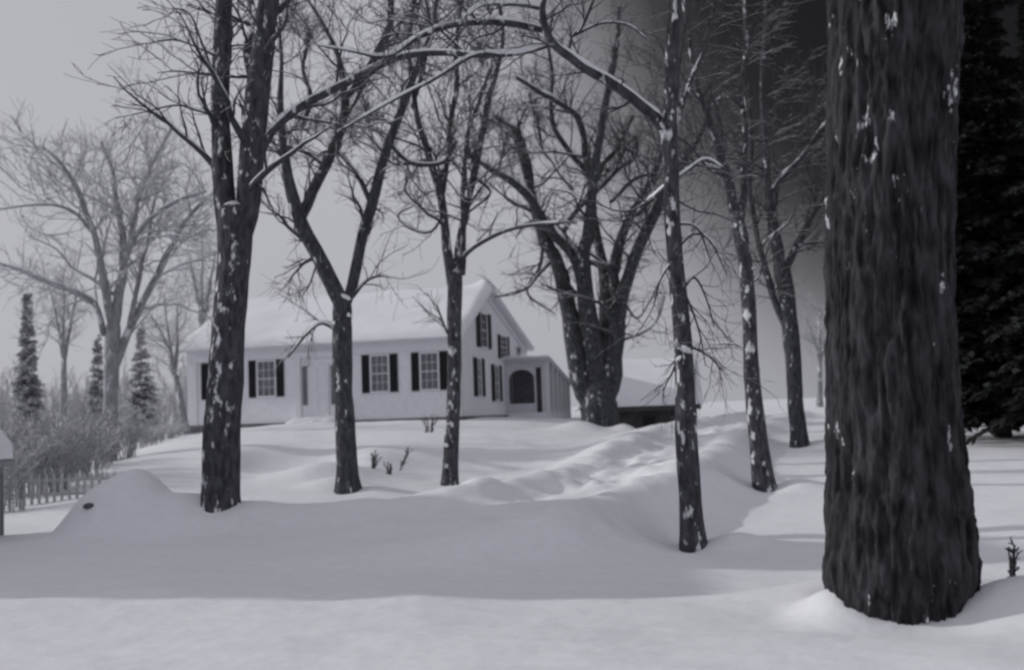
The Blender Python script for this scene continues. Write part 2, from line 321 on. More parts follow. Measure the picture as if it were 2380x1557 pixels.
GROUP_TREES = None
def limb(spec, Y, dY=0, n=16):
    """spec: (px,py,width) on the plate at depth Y drifting by dY -> world polyline and radii"""
    m = len(spec); pts = []; rad = []
    for q, (px, py, wd) in enumerate(spec):
        y = Y + dY * (q / (m - 1))**1.2
        pts.append(W(px, py, y)); rad.append(wd / 2 / FPX * y)
    c = catmull(np.hstack([np.array(pts), np.array(rad)[:, None]]), n)
    return c[:, :3], np.maximum(c[:, 3], .006)
def tree(name, label, Y, trunk, limbs, bark, twig, cat='tree', group=None, dens=(7, 6, 5), lens=(2.6, 1.0, .42), droop=.02, flare=.35, extra=(), clumps=(), frost=False, tipr=.0045, upb=.25, snow=True, sn_thick=.8, tw=True, bsnow=True, ladd=.05):
    base = W(trunk[0][0], trunk[0][1], Y); gx, gy = base[0], base[1]
    root = empty(name, (gx, gy, base[2])); tag(root, label, cat, group)
    off = np.array([gx, gy, base[2]])
    P0, R0 = limb(trunk, Y, 0, 44)
    below = P0[0] - np.array([0, 0, .5])
    P0 = np.vstack([below, P0]); R0 = np.concatenate([[R0[0] * 1.05], R0])
    hgt = P0[:, 2] - base[2]; R0 = R0 * (1 + flare * np.exp(-np.maximum(hgt, 0) / .35))
    R0[-5:] *= np.array([.99, .95, .86, .68, .35])
    parts = [tubes(P0[None], R0[None], 28, .10)]
    lp, lr = [], []
    for sp in limbs:
        dY = sp[0]; P1, R1 = limb(sp[1:], Y, dY, 18)
        jit = np.stack([vn(P1[:, 0] * 1.7 + q * 3, P1[:, 2] * 1.7, q + 1) for q in range(3)], 1) * .02 * Y / 20
        jit[0] = 0; P1 = P1 + jit
        lp.append(P1); lr.append(R1)
    lp = np.array(lp); lr = np.array(lr); lr[:, 0] *= .8; lr[:, 1] *= .97
    parts.append(tubes(lp, lr, 14, .09))
    v, f = join(parts); mesh('trunk', v - off, f, bark, root)
    # branching
    d1, d2, d3 = dens; l1, l2, l3 = lens; d1 += 2; d2 += 2; d3 += 1
    Ls = np.linalg.norm(np.diff(lp, axis=1), axis=2).sum(1)
    A, RA, la = spawn(lp, lr, d1, .12, 1.0, l1, .9, upb * .8, .2, .40, 11, tipr * 1.5, droop * .5)
    sets = [(A, RA, 6)]
    if extra:                                             # extra hand-placed fine limbs
        ep, er = zip(*[limb(sp[1:], Y, sp[0], 14) for sp in extra]); ep = np.array(ep); er = np.array(er)
        sets.append((ep, er, 8))
        Be, Re, le = spawn(ep, er, 7, .15, 1, l2 * 1.1, .8, .05, .14, .5, 7, tipr, droop)
        sets.append((Be, Re, 4))
        Ce, Rce, _ = spawn(Be, Re, d3, .1, 1, l3 * 1.1, .75, .0, .15, .6, 5, tipr * .8, droop); sets.append((Ce, Rce, 3))
    Bb, RB, lb = spawn(A, RA, d2, .15, 1.0, l2 * (.6 + .4 * la / l1), .75, upb * .6, .14, .55, 7, tipr, droop)
    B2, RB2, _ = spawn(lp, lr, d1 + 2, .25, 1.0, l2 * 1.1, 1.0, upb * .5, .16, .25, 7, tipr, droop)
    sets += [(Bb, RB, 4), (B2, RB2, 4)]
    if tw:
        C1, RC, _ = spawn(Bb, RB, d3, .12, 1.0, l3, .7, upb * .3, .15, .6, 5, tipr * .8, droop)
        C2, RC2, _ = spawn(B2, RB2, d3 - 1, .12, 1.0, l3, .7, upb * .3, .15, .6, 5, tipr * .8, droop)
        sets += [(C1, RC, 3), (C2, RC2, 3)]
    v, f = join([tubes(a, b, k) for a, b, k in sets]); mesh('crown', v - off, f, twig, root)
    if snow:
        sn = [snow_on(lp, lr, 8, ladd, sn_thick)] + [snow_on(a, b, 5, .016, .9) for a, b, k in sets[:3] if k >= 4 and bsnow]
        if extra: sn.append(snow_on(ep, er, 7, .03, 1.0))
        for (px, py, sz) in clumps:                      # each clump caught on the bark
            c = W(px, py, Y - .02 - sz / FPX * Y * .4); r = sz / 2 / FPX * Y
            q = np.linspace(0, 1, 12)[:, None]; line = c + (q - .5) * np.array([r * 1.9, r * .3, r * (1.1 if int(px) % 2 else -.7)])
            cv, cf = tubes(line[None], (r * .6 * np.sin(np.linspace(.1, math.pi - .1, 12)))[None], 14, 0, ell=.8); cn = cv - c; cv = c + cn * (1 + .45 * vn(cn[:, 0] / r * 2.2 + px, cn[:, 1] / r * 2.2, cn[:, 2] / r * 2.2))[:, None]; mesh('snow_clump', cv - off, cf, M['snow'], root)
        v, f = join([s for s in sn if s is not None]); mesh('snow_cover', v - off, f, M['snow'], root)
    return root

AVG = 'large bare trees lining the drive'
tree('maple_tree', 'forked bare maple in the left foreground with twin snow flecked stems', 16,
     [(512, 1228, 84), (514, 1150, 80), (517, 1000, 80), (526, 850, 80), (535, 700, 76), (545, 600, 78), (547, 520, 86), (550, 470, 92)],
     [(.2, (528, 540, 58), (518, 450, 50), (514, 350, 46), (513, 250, 44), (515, 120, 42), (520, 0, 40), (530, -200, 34), (520, -500, 26)),
      (-.3, (566, 540, 58), (578, 450, 58), (585, 370, 58), (595, 250, 58), (610, 120, 54), (625, 0, 50), (650, -200, 40), (640, -500, 28)),
      (-1.2, (598, 400, 24), (612, 345, 21), (650, 290, 19), (705, 245, 19), (790, 203, 18), (870, 160, 17), (940, 130, 16), (1010, 122, 14), (1090, 128, 12), (1135, 135, 8)),
      (2.0, (590, 200, 26), (575, 120, 20), (590, 40, 17), (560, -60, 14))],
     M['bark_flecked'], M['twig'], group=AVG, dens=(4, 4, 4), lens=(2.1, .9, .4),
     extra=[(.8, (500, 130, 9), (470, 115, 7), (410, 93, 6), (350, 100, 4), (305, 108, 3)), (.8, (500, 175, 8), (450, 170, 6), (410, 166, 4), (365, 170, 2)),
            (.9, (500, 268, 8), (450, 255, 6), (410, 245, 5), (330, 262, 3), (270, 275, 2)), (.5, (495, 170, 7), (465, 90, 6), (440, 30, 5), (400, 20, 3)),
            (-.6, (1085, 128, 8), (1010, 60, 4), (960, 30, 3))],
     clumps=[(540, 1165, 26), (520, 1190, 14), (620, 352, 9)])
tree('maple_tree', 'bare maple before the front door, forking in a wide snow filled V', 24,
     [(808, 1142, 50), (806, 1090, 46), (802, 1000, 45), (797, 880, 43), (795, 760, 45), (798, 690, 46)],
     [(-.8, (795, 710, 44), (765, 650, 38), (735, 590, 36), (705, 530, 34), (682, 470, 31), (666, 400, 25), (655, 320, 19), (652, 220, 14), (655, 140, 9), (650, 40, 7)),
      (.8, (702, 505, 27), (728, 440, 26), (765, 370, 25), (795, 290, 21), (803, 220, 17), (790, 140, 13), (760, 70, 9), (720, 10, 7), (690, -80, 5)),
      (-.4, (806, 705, 28), (828, 620, 27), (845, 540, 26), (868, 460, 25), (892, 370, 22), (925, 280, 19), (960, 180, 16), (1000, 90, 13), (1015, 0, 10), (1040, -140, 7)),
      (-.5, (800, 235, 15), (838, 185, 18), (880, 120, 18), (908, 60, 16), (910, -10, 15), (930, -160, 10)),
      (1.4, (862, 480, 14), (838, 420, 12), (800, 365, 9), (760, 350, 7), (720, 380, 5)),
      (1.6, (700, 300, 12), (722, 230, 10), (705, 160, 9), (718, 80, 7), (690, 30, 5)),
      (-.3, (905, 330, 10), (960, 380, 10), (1030, 378, 9), (1060, 330, 7))],
     M['bark'], M['twig'], group=AVG, dens=(6, 6, 5), lens=(2.4, 1.0, .45),
     extra=[(-.3, (778, 762, 12), (745, 752, 7), (710, 780, 6), (670, 830, 4)), (-.2, (820, 690, 9), (850, 655, 6), (880, 642, 5), (905, 645, 3)),
            (.4, (740, 600, 5), (720, 660, 4), (700, 690, 2))],
     clumps=[(781, 750, 26), (808, 732, 22), (802, 690, 26), (776, 760, 14)], sn_thick=.9)
tree('elm_tree', 'slender bare tree in front of the house corner, narrow upright forks', 26,
     [(1045, 1137, 34), (1048, 1060, 34), (1053, 950, 32), (1056, 850, 32), (1056, 740, 33), (1057, 660, 34), (1057, 625, 30)],
     [(-.4, (1051, 665, 30), (1040, 580, 22), (1032, 500, 20), (1018, 430, 20), (995, 360, 16), (970, 280, 14), (960, 200, 13), (950, 100, 11), (965, -20, 9), (950, -160, 6)),
      (.5, (1062, 665, 28), (1068, 570, 18), (1085, 480, 18), (1102, 400, 18), (1120, 310, 16), (1135, 230, 14), (1158, 150, 11), (1170, 60, 8), (1150, -60, 6)),
      (1.2, (1030, 450, 13), (1040, 370, 13), (1045, 290, 12), (1062, 200, 13), (1058, 100, 10), (1080, -20, 7), (1090, -140, 5)),
      (-1.0, (1075, 640, 15), (1078, 550, 13), (1076, 460, 12), (1080, 380, 11), (1088, 300, 9), (1120, 220, 8), (1140, 160, 6)),
      (-2, (958, 250, 10), (985, 160, 10), (1000, 60, 8), (970, -60, 6)),
      (1.5, (1000, 372, 8), (940, 382, 8), (905, 375, 7), (870, 330, 6), (840, 300, 4))],
     M['bark_flecked'], M['twig'], group=AVG, dens=(7, 6, 5), lens=(2.3, 1.0, .45),
     extra=[(-1.6, (1066, 615, 10), (1095, 580, 10), (1150, 548, 9), (1200, 530, 8), (1270, 520, 7), (1340, 518, 5)), (.3, (1040, 775, 6), (1028, 745, 5), (1016, 712, 4)),
            (1, (1100, 410, 8), (1140, 450, 6), (1085, 500, 5), (1075, 560, 4)), (.5, (1030, 500, 6), (1000, 540, 6), (950, 530, 5), (925, 500, 4), (960, 480, 3))],
     clumps=[(1052, 780, 8), (1058, 960, 9), (1040, 1035, 22), (1066, 700, 8)], sn_thick=1.0)
tree('maple_tree', 'massive many stemmed bare maple spreading right of the house porch', 40,
     [(1396, 1006, 96), (1395, 975, 84), (1392, 940, 84), (1392, 905, 80), (1393, 880, 60), (1394, 860, 30)],
     [(-1, (1376, 950, 44), (1350, 895, 46), (1336, 830, 42), (1328, 750, 38), (1312, 680, 35), (1295, 610, 33), (1262, 550, 30), (1240, 470, 24), (1222, 400, 18), (1205, 330, 17), (1185, 290, 13), (1150, 270, 8)),
      (-2, (1392, 910, 66), (1384, 840, 54), (1374, 780, 50), (1366, 720, 44), (1356, 650, 38), (1356, 590, 34), (1368, 520, 22), (1376, 440, 24), (1388, 350, 20), (1402, 270, 18), (1418, 190, 15), (1432, 110, 12), (1440, 20, 9)),
      (-2.5, (1378, 445, 20), (1362, 360, 17), (1352, 300, 16), (1335, 262, 14), (1290, 235, 12), (1240, 205, 10), (1200, 180, 8)),
      (-1, (1364, 400, 14), (1335, 365, 13), (1300, 320, 12), (1280, 260, 11), (1283, 180, 9), (1275, 100, 8), (1290, 20, 6)),
      (1, (1402, 900, 60), (1412, 830, 52), (1414, 770, 46), (1412, 720, 40), (1408, 650, 32), (1396, 590, 22), (1384, 530, 20), (1378, 470, 18), (1392, 400, 14), (1440, 340, 12), (1470, 270, 9)),
      (-1, (1404, 930, 60), (1420, 880, 52), (1426, 810, 44), (1438, 720, 36), (1458, 650, 30), (1478, 590, 28), (1505, 530, 27), (1530, 480, 25), (1570, 410, 18), (1620, 330, 12), (1650, 250, 8)),
      (-1, (1432, 690, 30), (1425, 620, 22), (1440, 560, 22), (1465, 500, 20), (1500, 450, 17), (1530, 380, 14), (1560, 300, 10)),
      (-4, (1350, 615, 26), (1320, 575, 24), (1288, 548, 22), (1255, 500, 21), (1232, 460, 20), (1190, 425, 17), (1150, 398, 14), (1115, 375, 11), (1085, 352, 8)),
      (2, (1310, 540, 13), (1340, 490, 14), (1400, 430, 14), (1440, 390, 12), (1475, 365, 11), (1480, 320, 8)),
      (2, (1420, 470, 11), (1470, 420, 11), (1520, 395, 9), (1550, 330, 7)),
      (3, (1330, 440, 11), (1300, 400, 10), (1262, 345, 9), (1250, 280, 8), (1230, 220, 6)),
      (0, (1232, 460, 16), (1235, 420, 14), (1222, 350, 13), (1205, 300, 11), (1212, 285, 8))],
     M['bark'], M['twig'], group=AVG, dens=(5, 5, 4), lens=(3.0, 1.4, .65), flare=.1, tipr=.007, ladd=.11,
     extra=[(-2, (1290, 600, 8), (1250, 640, 8), (1225, 670, 7), (1180, 685, 6), (1150, 690, 4)), (-1, (1262, 560, 9), (1255, 620, 8), (1225, 680, 6), (1290, 730, 3)),
            (1, (1450, 700, 5), (1480, 740, 5), (1510, 700, 4), (1540, 640, 3)), (1, (1450, 790, 6), (1500, 770, 5), (1530, 740, 4), (1545, 690, 3))],
     clumps=[(1352, 868, 30), (1354, 905, 26), (1358, 840, 18), (1345, 950, 18), (1430, 880, 12)], sn_thick=1.0)
tree('elm_tree', 'tall bare roadside tree whose snowy limb arches left over the drive', 14,
     [(1612, 1290, 56), (1607, 1200, 53), (1600, 1080, 50), (1594, 950, 48), (1588, 830, 44), (1578, 700, 40), (1568, 580, 36), (1562, 480, 36), (1560, 400, 38), (1555, 320, 40), (1555, 250, 34), (1560, 150, 32), (1566, 50, 30), (1570, -100, 26), (1580, -350, 18)],
     [(-.6, (1558, 330, 34), (1532, 285, 29), (1495, 252, 25), (1450, 215, 24), (1405, 185, 23), (1365, 165, 22), (1320, 130, 21), (1285, 100, 20), (1268, 60, 18), (1262, 20, 15), (1270, -30, 11), (1250, -120, 8)),
      (.2, (1278, 74, 15), (1230, 62, 16), (1170, 52, 16), (1110, 52, 15), (1050, 60, 13), (990, 78, 11), (945, 105, 9), (915, 128, 8), (880, 134, 7), (820, 122, 5), (740, 108, 3)),
      (-.3, (1290, 100, 10), (1260, 112, 9), (1215, 124, 10), (1170, 130, 11), (1125, 128, 9), (1080, 142, 8), (1020, 180, 7), (950, 215, 6), (880, 252, 5), (785, 308, 3)),
      (.6, (1556, 430, 14), (1530, 452, 14), (1505, 470, 12), (1480, 500, 10)),
      (.8, (1566, 300, 16), (1600, 200, 13), (1640, 100, 10), (1660, -60, 8)),
      (-1, (1262, 20, 9), (1200, 10, 8), (1120, 12, 6), (1080, 45, 4))],
     M['bark_flecked'], M['twig'], group=AVG, dens=(4, 4, 4), lens=(1.5, .75, .32), flare=.3, tipr=.003, sn_thick=1.0, bsnow=False,
     extra=[(.5, (1590, 800, 7), (1620, 812, 6), (1650, 830, 4), (1680, 862, 3)), (.3, (1578, 690, 7), (1612, 645, 6), (1640, 690, 4), (1660, 760, 3)), (-.3, (1575, 660, 7), (1600, 700, 6), (1625, 770, 4), (1640, 850, 2)),
            (.4, (1572, 580, 7), (1610, 545, 6), (1650, 560, 4), (1690, 640, 2)), (-.4, (1568, 600, 6), (1535, 650, 5), (1515, 720, 3), (1470, 790, 2)), (.4, (1566, 420, 7), (1600, 395, 6), (1640, 370, 4), (1680, 390, 3)),
            (-.2, (1568, 520, 6), (1620, 530, 5), (1650, 600, 3)), (0, (1585, 800, 7), (1570, 850, 5), (1545, 900, 3), (1540, 930, 2)), (-.3, (1345, 80, 6), (1362, 45, 7), (1378, 5, 6), (1390, -30, 3)),
            (.3, (1330, 85, 7), (1400, 55, 5), (1460, 60, 4), (1500, 90, 3))],
     clumps=[(1566, 798, 30), (1592, 812, 40), (1583, 830, 26), (1573, 632, 16), (1568, 520, 15), (1608, 960, 20), (1590, 610, 12), (1600, 860, 12)])
tree('elm_tree', 'bare tree in the right row with a straight trunk and high narrow fork', 20,
     [(1778, 1148, 48), (1770, 1090, 44), (1760, 1000, 40), (1750, 900, 37), (1744, 800, 34), (1740, 700, 32), (1733, 620, 33), (1722, 550, 34), (1712, 500, 34)],
     [(-.6, (1716, 520, 28), (1700, 450, 24), (1685, 390, 21), (1662, 330, 18), (1645, 270, 16), (1620, 200, 13), (1600, 90, 10), (1580, -60, 7)),
      (.6, (1722, 520, 20), (1728, 450, 18), (1728, 370, 16), (1732, 290, 15), (1722, 200, 13), (1735, 90, 10), (1720, -60, 8)),
      (.5, (1690, 400, 10), (1655, 390, 8), (1620, 385, 6), (1590, 400, 4))],
     M['bark_flecked'], M['twig'], group=AVG, dens=(7, 6, 4), lens=(2.0, .9, .4), tipr=.004, flare=.3, bsnow=False,
     extra=[(.4, (1738, 660, 5), (1765, 640, 4), (1790, 560, 3), (1800, 540, 2)), (.3, (1735, 810, 4), (1700, 800, 4), (1660, 800, 3))],
     clumps=[(1745, 625, 14), (1735, 690, 14), (1748, 760, 12), (1768, 1090, 10), (1738, 710, 12)])
tree('elm_tree', 'farthest bare tree of the right row, a thin second stem hugging its trunk', 30,
     [(1860, 1050, 40), (1853, 980, 36), (1847, 900, 36), (1840, 800, 37), (1832, 720, 38), (1822, 650, 40), (1812, 600, 40)],
     [(.4, (1820, 640, 22), (1842, 590, 17), (1865, 545, 15), (1890, 500, 13), (1920, 450, 10), (1960, 380, 8)),
      (-.5, (1812, 620, 32), (1800, 540, 28), (1790, 470, 22), (1782, 400, 18), (1778, 300, 15), (1770, 180, 12), (1780, 40, 9), (1770, -80, 6)),
      (.3, (1840, 790, 14), (1815, 740, 16), (1795, 680, 16), (1778, 620, 15), (1762, 560, 13), (1750, 490, 12), (1742, 420, 10), (1748, 330, 8), (1740, 220, 6)),
      (.8, (1790, 450, 12), (1820, 410, 13), (1860, 370, 12), (1900, 315, 10), (1950, 250, 7))],
     M['bark'], M['twig'], group=AVG, dens=(7, 6, 4), lens=(2.8, 1.2, .5), tipr=.006, flare=.25, bsnow=False,
     extra=[(-.8, (1770, 590, 5), (1780, 560, 5), (1830, 520, 4), (1850, 480, 3))],
     clumps=[(1836, 680, 10), (1870, 1030, 10)])

# ------------------------------------------------------------------ the old tree at the right edge
def old_tree():
    Y = 8.5
    sp = [(2082, 1470, 330), (2084, 1424, 285), (2088, 1340, 330), (2088, 1250, 330), (2084, 1150, 318), (2078, 1050, 306), (2074, 950, 298), (2070, 800, 290), (2066, 650, 286), (2066, 520, 290), (2070, 300, 290), (2075, 100, 295), (2080, -150, 300)]
    P0, R0 = limb(sp, Y, 0, 420)
    base = np.array([P0[0][0], P0[0][1], -1.62]); P0[0, 2] -= .3
    root = empty('old_maple', tuple(base)); tag(root, 'huge furrowed old trunk standing nearest on the right', 'tree', AVG)
    k = 260; th = np.linspace(0, 2 * math.pi, k, endpoint=False)
    z = P0[:, 2:3] - base[2]; c, s = np.cos(th)[None], np.sin(th)[None]
    wob = .12 * vn(c * 1.1 + 3, s * 1.1, z * .35) + .05 * vn(c * 3, s * 3, z * .9)
    lobes = .14 * np.exp(-np.maximum(z, 0) / .4) * (vn(c * 2.2 + 9, s * 2.2, .3) + .4)
    wx = c * 9 + .55 * vn(c * 4, s * 4, z * 3.2); wy = s * 9 + .55 * vn(c * 4 + 7, s * 4, z * 2.2 + 3)
    ridge = 1 - np.abs(vn(wx, wy, z * 1.7)) * 2
    ridge2 = 1 - np.abs(vn(wx * 2.3 + 5, wy * 2.3, z * 6.0)) * 2
    rr = R0[:, None] * (1 + wob + lobes) + .038 * np.clip(ridge, -.4, .8) + .016 * ridge2 + .010 * vn(c * 48, s * 48, z * 14) - .022 * np.clip(vn(c * 12 + 4, s * 12, z * 5.5) - .25, 0, 1)
    V = np.stack([P0[:, 0:1] + rr * c, P0[:, 1:2] + rr * s, np.repeat(P0[:, 2:3], k, 1)], -1).reshape(-1, 3)
    n = len(P0); b = np.arange(n - 1)[:, None] * k; j = np.arange(k)[None]; j2 = (j + 1) % k
    F = np.stack([b + j, b + j2, b + k + j2, b + k + j], -1).reshape(-1, 4)
    mesh('trunk', V - base, F, M['bark_old'], root)
    top = P0[-1]
    ends = [(-2.2, 1.5, 3.5), (2.0, .5, 3.8), (-.6, -1.8, 4.2), (.8, 2.2, 4.6), (-3.2, .2, 2.2)]
    lp, lr = [], []
    for q, (ax, ay, az) in enumerate(ends):
        s0 = top + np.array([ax * .05, ay * .05, -.5]); e0 = top + np.array([ax, ay, az])
        mid = (s0 + e0) / 2 + np.array([ax * .12, ay * .1, .2])
        lp.append(catmull([s0, mid, e0], 14)); lr.append(np.linspace(.30 - .03 * q, .05, 14))
    lp = np.array(lp); lr = np.array(lr)
    v, f = tubes(lp, lr, 12, .1); mesh('limbs', v - base, f, M['bark_old'], root)
    A, RA, la = spawn(lp, lr, 7, .2, 1, 1.9, .8, .3, .12, .4, 8, .01)
    B, RB, _ = spawn(A, RA, 5, .2, 1, .9, .7, .2, .14, .5, 6, .006)
    v, f = join([tubes(A, RA, 5), tubes(B, RB, 3)]); mesh('crown', v - base, f, M['twig'], root)
old_tree()

# ------------------------------------------------------------------ house
def house():
    O = W(1070, 900, 45); th = R(14); root = empty('farmhouse', (O[0], O[1], 0), -th)
    tag(root, 'white clapboard farmhouse with dark shutters, snowy roof and a side porch', 'house')
    Wd, Dp, EZ, PK, PZ, GZ = 12.4, 11.9, 3.40, 4.4, 5.6, -1.6
    # clapboard walls: real lapped boards
    b = MB(); step = .13; z = .05
    while z < EZ - .03:
        z1 = min(z + step, EZ)
        b.prism([(-Wd, .0, z), (-Wd, .022, z1), (-Wd, .1, z1), (-Wd, .1, z)], [(0, .0, z), (0, .022, z1), (0, .1, z1), (0, .1, z)])
        z += step
    b.box(-Wd + .02, -.02, .1, Dp - .1, GZ, EZ)
    b.build('wall', M['siding'], root)
    b = MB(); z = .05
    def yl(z): return 0 if z < EZ else PK * (z - EZ) / (PZ - EZ)
    def yr(z): return Dp if z < EZ else Dp - (Dp - PK) * (z - EZ) / (PZ - EZ)
    while z < PZ - .02:
        z1 = min(z + step, PZ)
        a0, a1, c0, c1 = yl(z), yl(z1), yr(z), yr(z1)
        b.prism([(0, a0, z), (0, c0, z), (-.022, c1, z1), (-.022, a1, z1)], [(-.1, a0, z), (-.1, c0, z), (-.1, c1, z1), (-.1, a1, z1)])
        z += step
    b.prism([(-.02 - .08, 0, EZ), (-.1, Dp, EZ), (-.1, PK, PZ)], [(-Wd, 0, EZ), (-Wd, Dp, EZ), (-Wd, PK, PZ)])
    b.build('gable_wall', M['siding'], root)
    MB().box(-Wd - .04, .06, -.06, Dp + .05, -1.6, .05).build('foundation', M['stone'], root)
    # roof board and snow blanket
    oh, ov = .38, .32
    def slab(t0, t1, x0, x1, extra=0):
        s1 = (PZ - EZ) / PK; s2 = (PZ - EZ) / (Dp - PK)
        pr = []
        for t in (t0, t1): pr.append([(-oh - extra, EZ - (oh + extra) * s1 + t), (PK, PZ + t), (Dp + oh + extra, EZ - (oh + extra) * s2 + t)])
        out = pr[0] + pr[1][::-1]
        return MB().prism([(x0, y, z) for y, z in out], [(x1, y, z) for y, z in out])
    slab(.03, .15, -Wd - ov, ov).build('roof', M['trim'], root)
    # snow blanket as a soft sheet
    nxs, nys = 120, 70; xs = np.linspace(-Wd - ov - .05, ov + .05, nxs); yy = np.linspace(-oh - .1, Dp + oh + .1, nys)
    XX, YY = np.meshgrid(xs, yy); base = np.where(YY < PK, PZ - (PK - YY) * (PZ - EZ) / PK, PZ - (YY - PK) * (PZ - EZ) / (Dp - PK))
    edge = np.minimum.reduce([XX - xs[0], xs[-1] - XX, (YY - yy[0]) * 1.0, yy[-1] - YY]); thk = .26 * np.sqrt(np.clip(edge / .3, 0, 1))
    thk = thk * (1 + .18 * fbm(XX * .35, YY * .5, 1, 3)) + .05 * np.sin(YY * 2.6 + XX * .22 + 1.2 * vn(XX * .3, YY * .2)) * np.clip(edge, 0, 1)
    # drifted crest at the right end of the ridge
    thk = thk + .22 * np.exp(-((XX - .1) / .5)**2 - ((YY - PK) / .45)**2) - .08 * np.exp(-((XX + 2.5) / 1.5)**2 - ((YY - PK) / .6)**2)
    Z = base + .155 + thk
    V = np.stack([XX, YY, Z], -1).reshape(-1, 3); ii = np.arange(nys - 1)[:, None] * nxs + np.arange(nxs - 1)[None]
    F = np.stack([ii, ii + 1, ii + nxs + 1, ii + nxs], -1).reshape(-1, 4)
    # closed underneath
    V2 = V.copy(); V2[:, 2] = (base + .152).reshape(-1); nV = len(V); Fb = F[:, ::-1] + nV
    ring = np.concatenate([np.arange(nxs), np.arange(1, nys) * nxs + nxs - 1, (nys - 1) * nxs + np.arange(nxs - 2, -1, -1), np.arange(nys - 2, 0, -1) * nxs])
    rn = np.roll(ring, -1); Fs = np.stack([ring, ring + nV, rn + nV, rn], -1)
    mesh('roof_snow', np.vstack([V, V2]), np.vstack([F, Fb, Fs]), M['roof_snow'], root)
    # trim
    MB().box(-Wd - .06, .06, -.05, -.002, EZ - .62, EZ - .12).box(-Wd - .1, .1, -.09, -.052, EZ - .16, EZ - .03).build('frieze', M['trim'], root)
    for x0 in (-Wd - .03, -.42): MB().box(x0, x0 + .45, -.045, -.001, .06, EZ - .63).build('corner_board', M['trim'], root)
    MB().box(.002, .04, -.045, .32, .06, EZ - .3).build('corner_board', M['trim'], root)
    s2 = (PZ - EZ) / (Dp - PK); s1 = (PZ - EZ) / PK
    MB().prism([(.003, 0, EZ - .25), (.003, 0, EZ), (.003, PK, PZ), (.003, Dp, EZ), (.003, Dp, EZ - .25), (.003, PK, PZ - .3)],
               [(.06, 0, EZ - .25), (.06, 0, EZ), (.06, PK, PZ), (.06, Dp, EZ), (.06, Dp, EZ - .25), (.06, PK, PZ - .3)]).build('rake_board', M['trim'], root)
    def window(x0, x1, z0, z1, side=False, sh=.34, cols=3, rows=4, shutters=True, bare_dark=False):
        def bx(m, a0, a1, d0, d1, c0, c1):      # a along wall, d outwards
            if side: m.box(d0, d1, a0, a1, c0, c1)
            else: m.box(a0, a1, -d1, -d0, c0, c1)
        m = MB(); t = .07
        bx(m, x0 - t, x0, .003, .05, z0 - t, z1 + t); bx(m, x1, x1 + t, .003, .05, z0 - t, z1 + t); bx(m, x0, x1, .003, .05, z1, z1 + t); bx(m, x0, x1, .003, .07, z0 - t, z0)
        fr = m.build('window', M['trim'], root)
        m = MB(); bx(m, x0, x1, .004, .010, z0, z1); m.build('pane', M['shutter'] if bare_dark else M['glass'], fr)
        m = MB(); q = .018
        for k in range(1, cols): a = x0 + (x1 - x0) * k / cols; bx(m, a - q / 2, a + q / 2, .012, .03, z0 + .001, z1 - .001)
        for k in range(1, rows): c = z0 + (z1 - z0) * k / rows; w_ = q * (2.2 if k == rows // 2 else 1); bx(m, x0 + .001, x1 - .001, .013, .034, c - w_ / 2, c + w_ / 2)
        m.build('muntins', M['trim'], fr)
        if shutters:
            for a0 in (x0 - t - sh - .02, x1 + t + .02):
                m = MB(); bx(m, a0, a0 + .05, .003, .05, z0 - .06, z1 + .06); bx(m, a0 + sh - .05, a0 + sh, .003, .05, z0 - .06, z1 + .06)
                for c in (z0 - .06, (z0 + z1) / 2 - .03, z1): bx(m, a0 + .05, a0 + sh - .05, .003, .045, c, c + .06)
                bx(m, a0 + .05, a0 + sh - .05, .003, .018, z0, z1)
                c = z0 + .02
                while c < z1 - .03:
                    if abs(c - (z0 + z1) / 2) > .05: bx(m, a0 + .051, a0 + sh - .051, .018, .036, c, c + .022)
                    c += .05
                m.build('shutter', M['shutter'], root)
    for (a, b_) in ((-9.05, -8.27), (-3.85, -3.12), (-1.66, -.94), (-11.32, -10.6)): window(a, b_, 1.22, 2.68)
    window(3.35, 4.3, 3.1, 4.55, True, .62, 2, 4, True, True)
    window(6.75, 7.75, 2.75, 3.75, True, .42, 2, 4, True, True)
    window(9.8, 10.6, 2.8, 3.4, True, .3, 2, 2, False, True)
    window(2.6, 3.1, .95, 2.5, True, .5, 2, 4, True)
    window(5.45, 6.1, .75, 2.3, True, .45, 2, 4, True, False)
    # entry
    MB().box(-7.32, -7.05, -.10, -.003, .25, 2.75).box(-5.40, -5.13, -.10, -.003, .25, 2.75).box(-7.42, -5.03, -.14, -.003, 2.75, 3.0).build('door_surround', M['trim'], root)
    d = MB().box(-6.68, -5.78, -.05, -.003, .25, 2.45); d = d.build('door', M['trim'], root)
    MB().box(-6.58, -6.28, -.062, -.0505, 1.4, 2.3).box(-6.18, -5.88, -.062, -.0505, 1.4, 2.3).box(-6.58, -6.28, -.062, -.0505, .45, 1.2).box(-6.18, -5.88, -.062, -.0505, .45, 1.2).build('door_panel', M['trim'], d)
    for a0 in (-6.98, -5.68): 
        m = MB().box(a0, a0 + .20, -.03, -.004, .75, 2.4).build('sidelight', M['glass'], root)
    # porch on the gable side
    y0, y1, px = 7.45, 12.6, 1.95; f0, f1 = 2.62, 1.50; g = -.35
    MB().box(.003, px, y0, y1, -1.6, .12).build('porch_floor', M['siding'], root)
    r = MB().prism([(-.0, y0 - .25, f0), (px + .25, y0 - .25, f0 - .05), (px + .25, y1, f1 - .05), (-.0, y1, f1)],
                   [(-.0, y0 - .25, f0 + .12), (px + .25, y0 - .25, f0 + .07), (px + .25, y1, f1 + .07), (-.0, y1, f1 + .12)])
    pr = r.build('porch_roof', M['porch'], root)
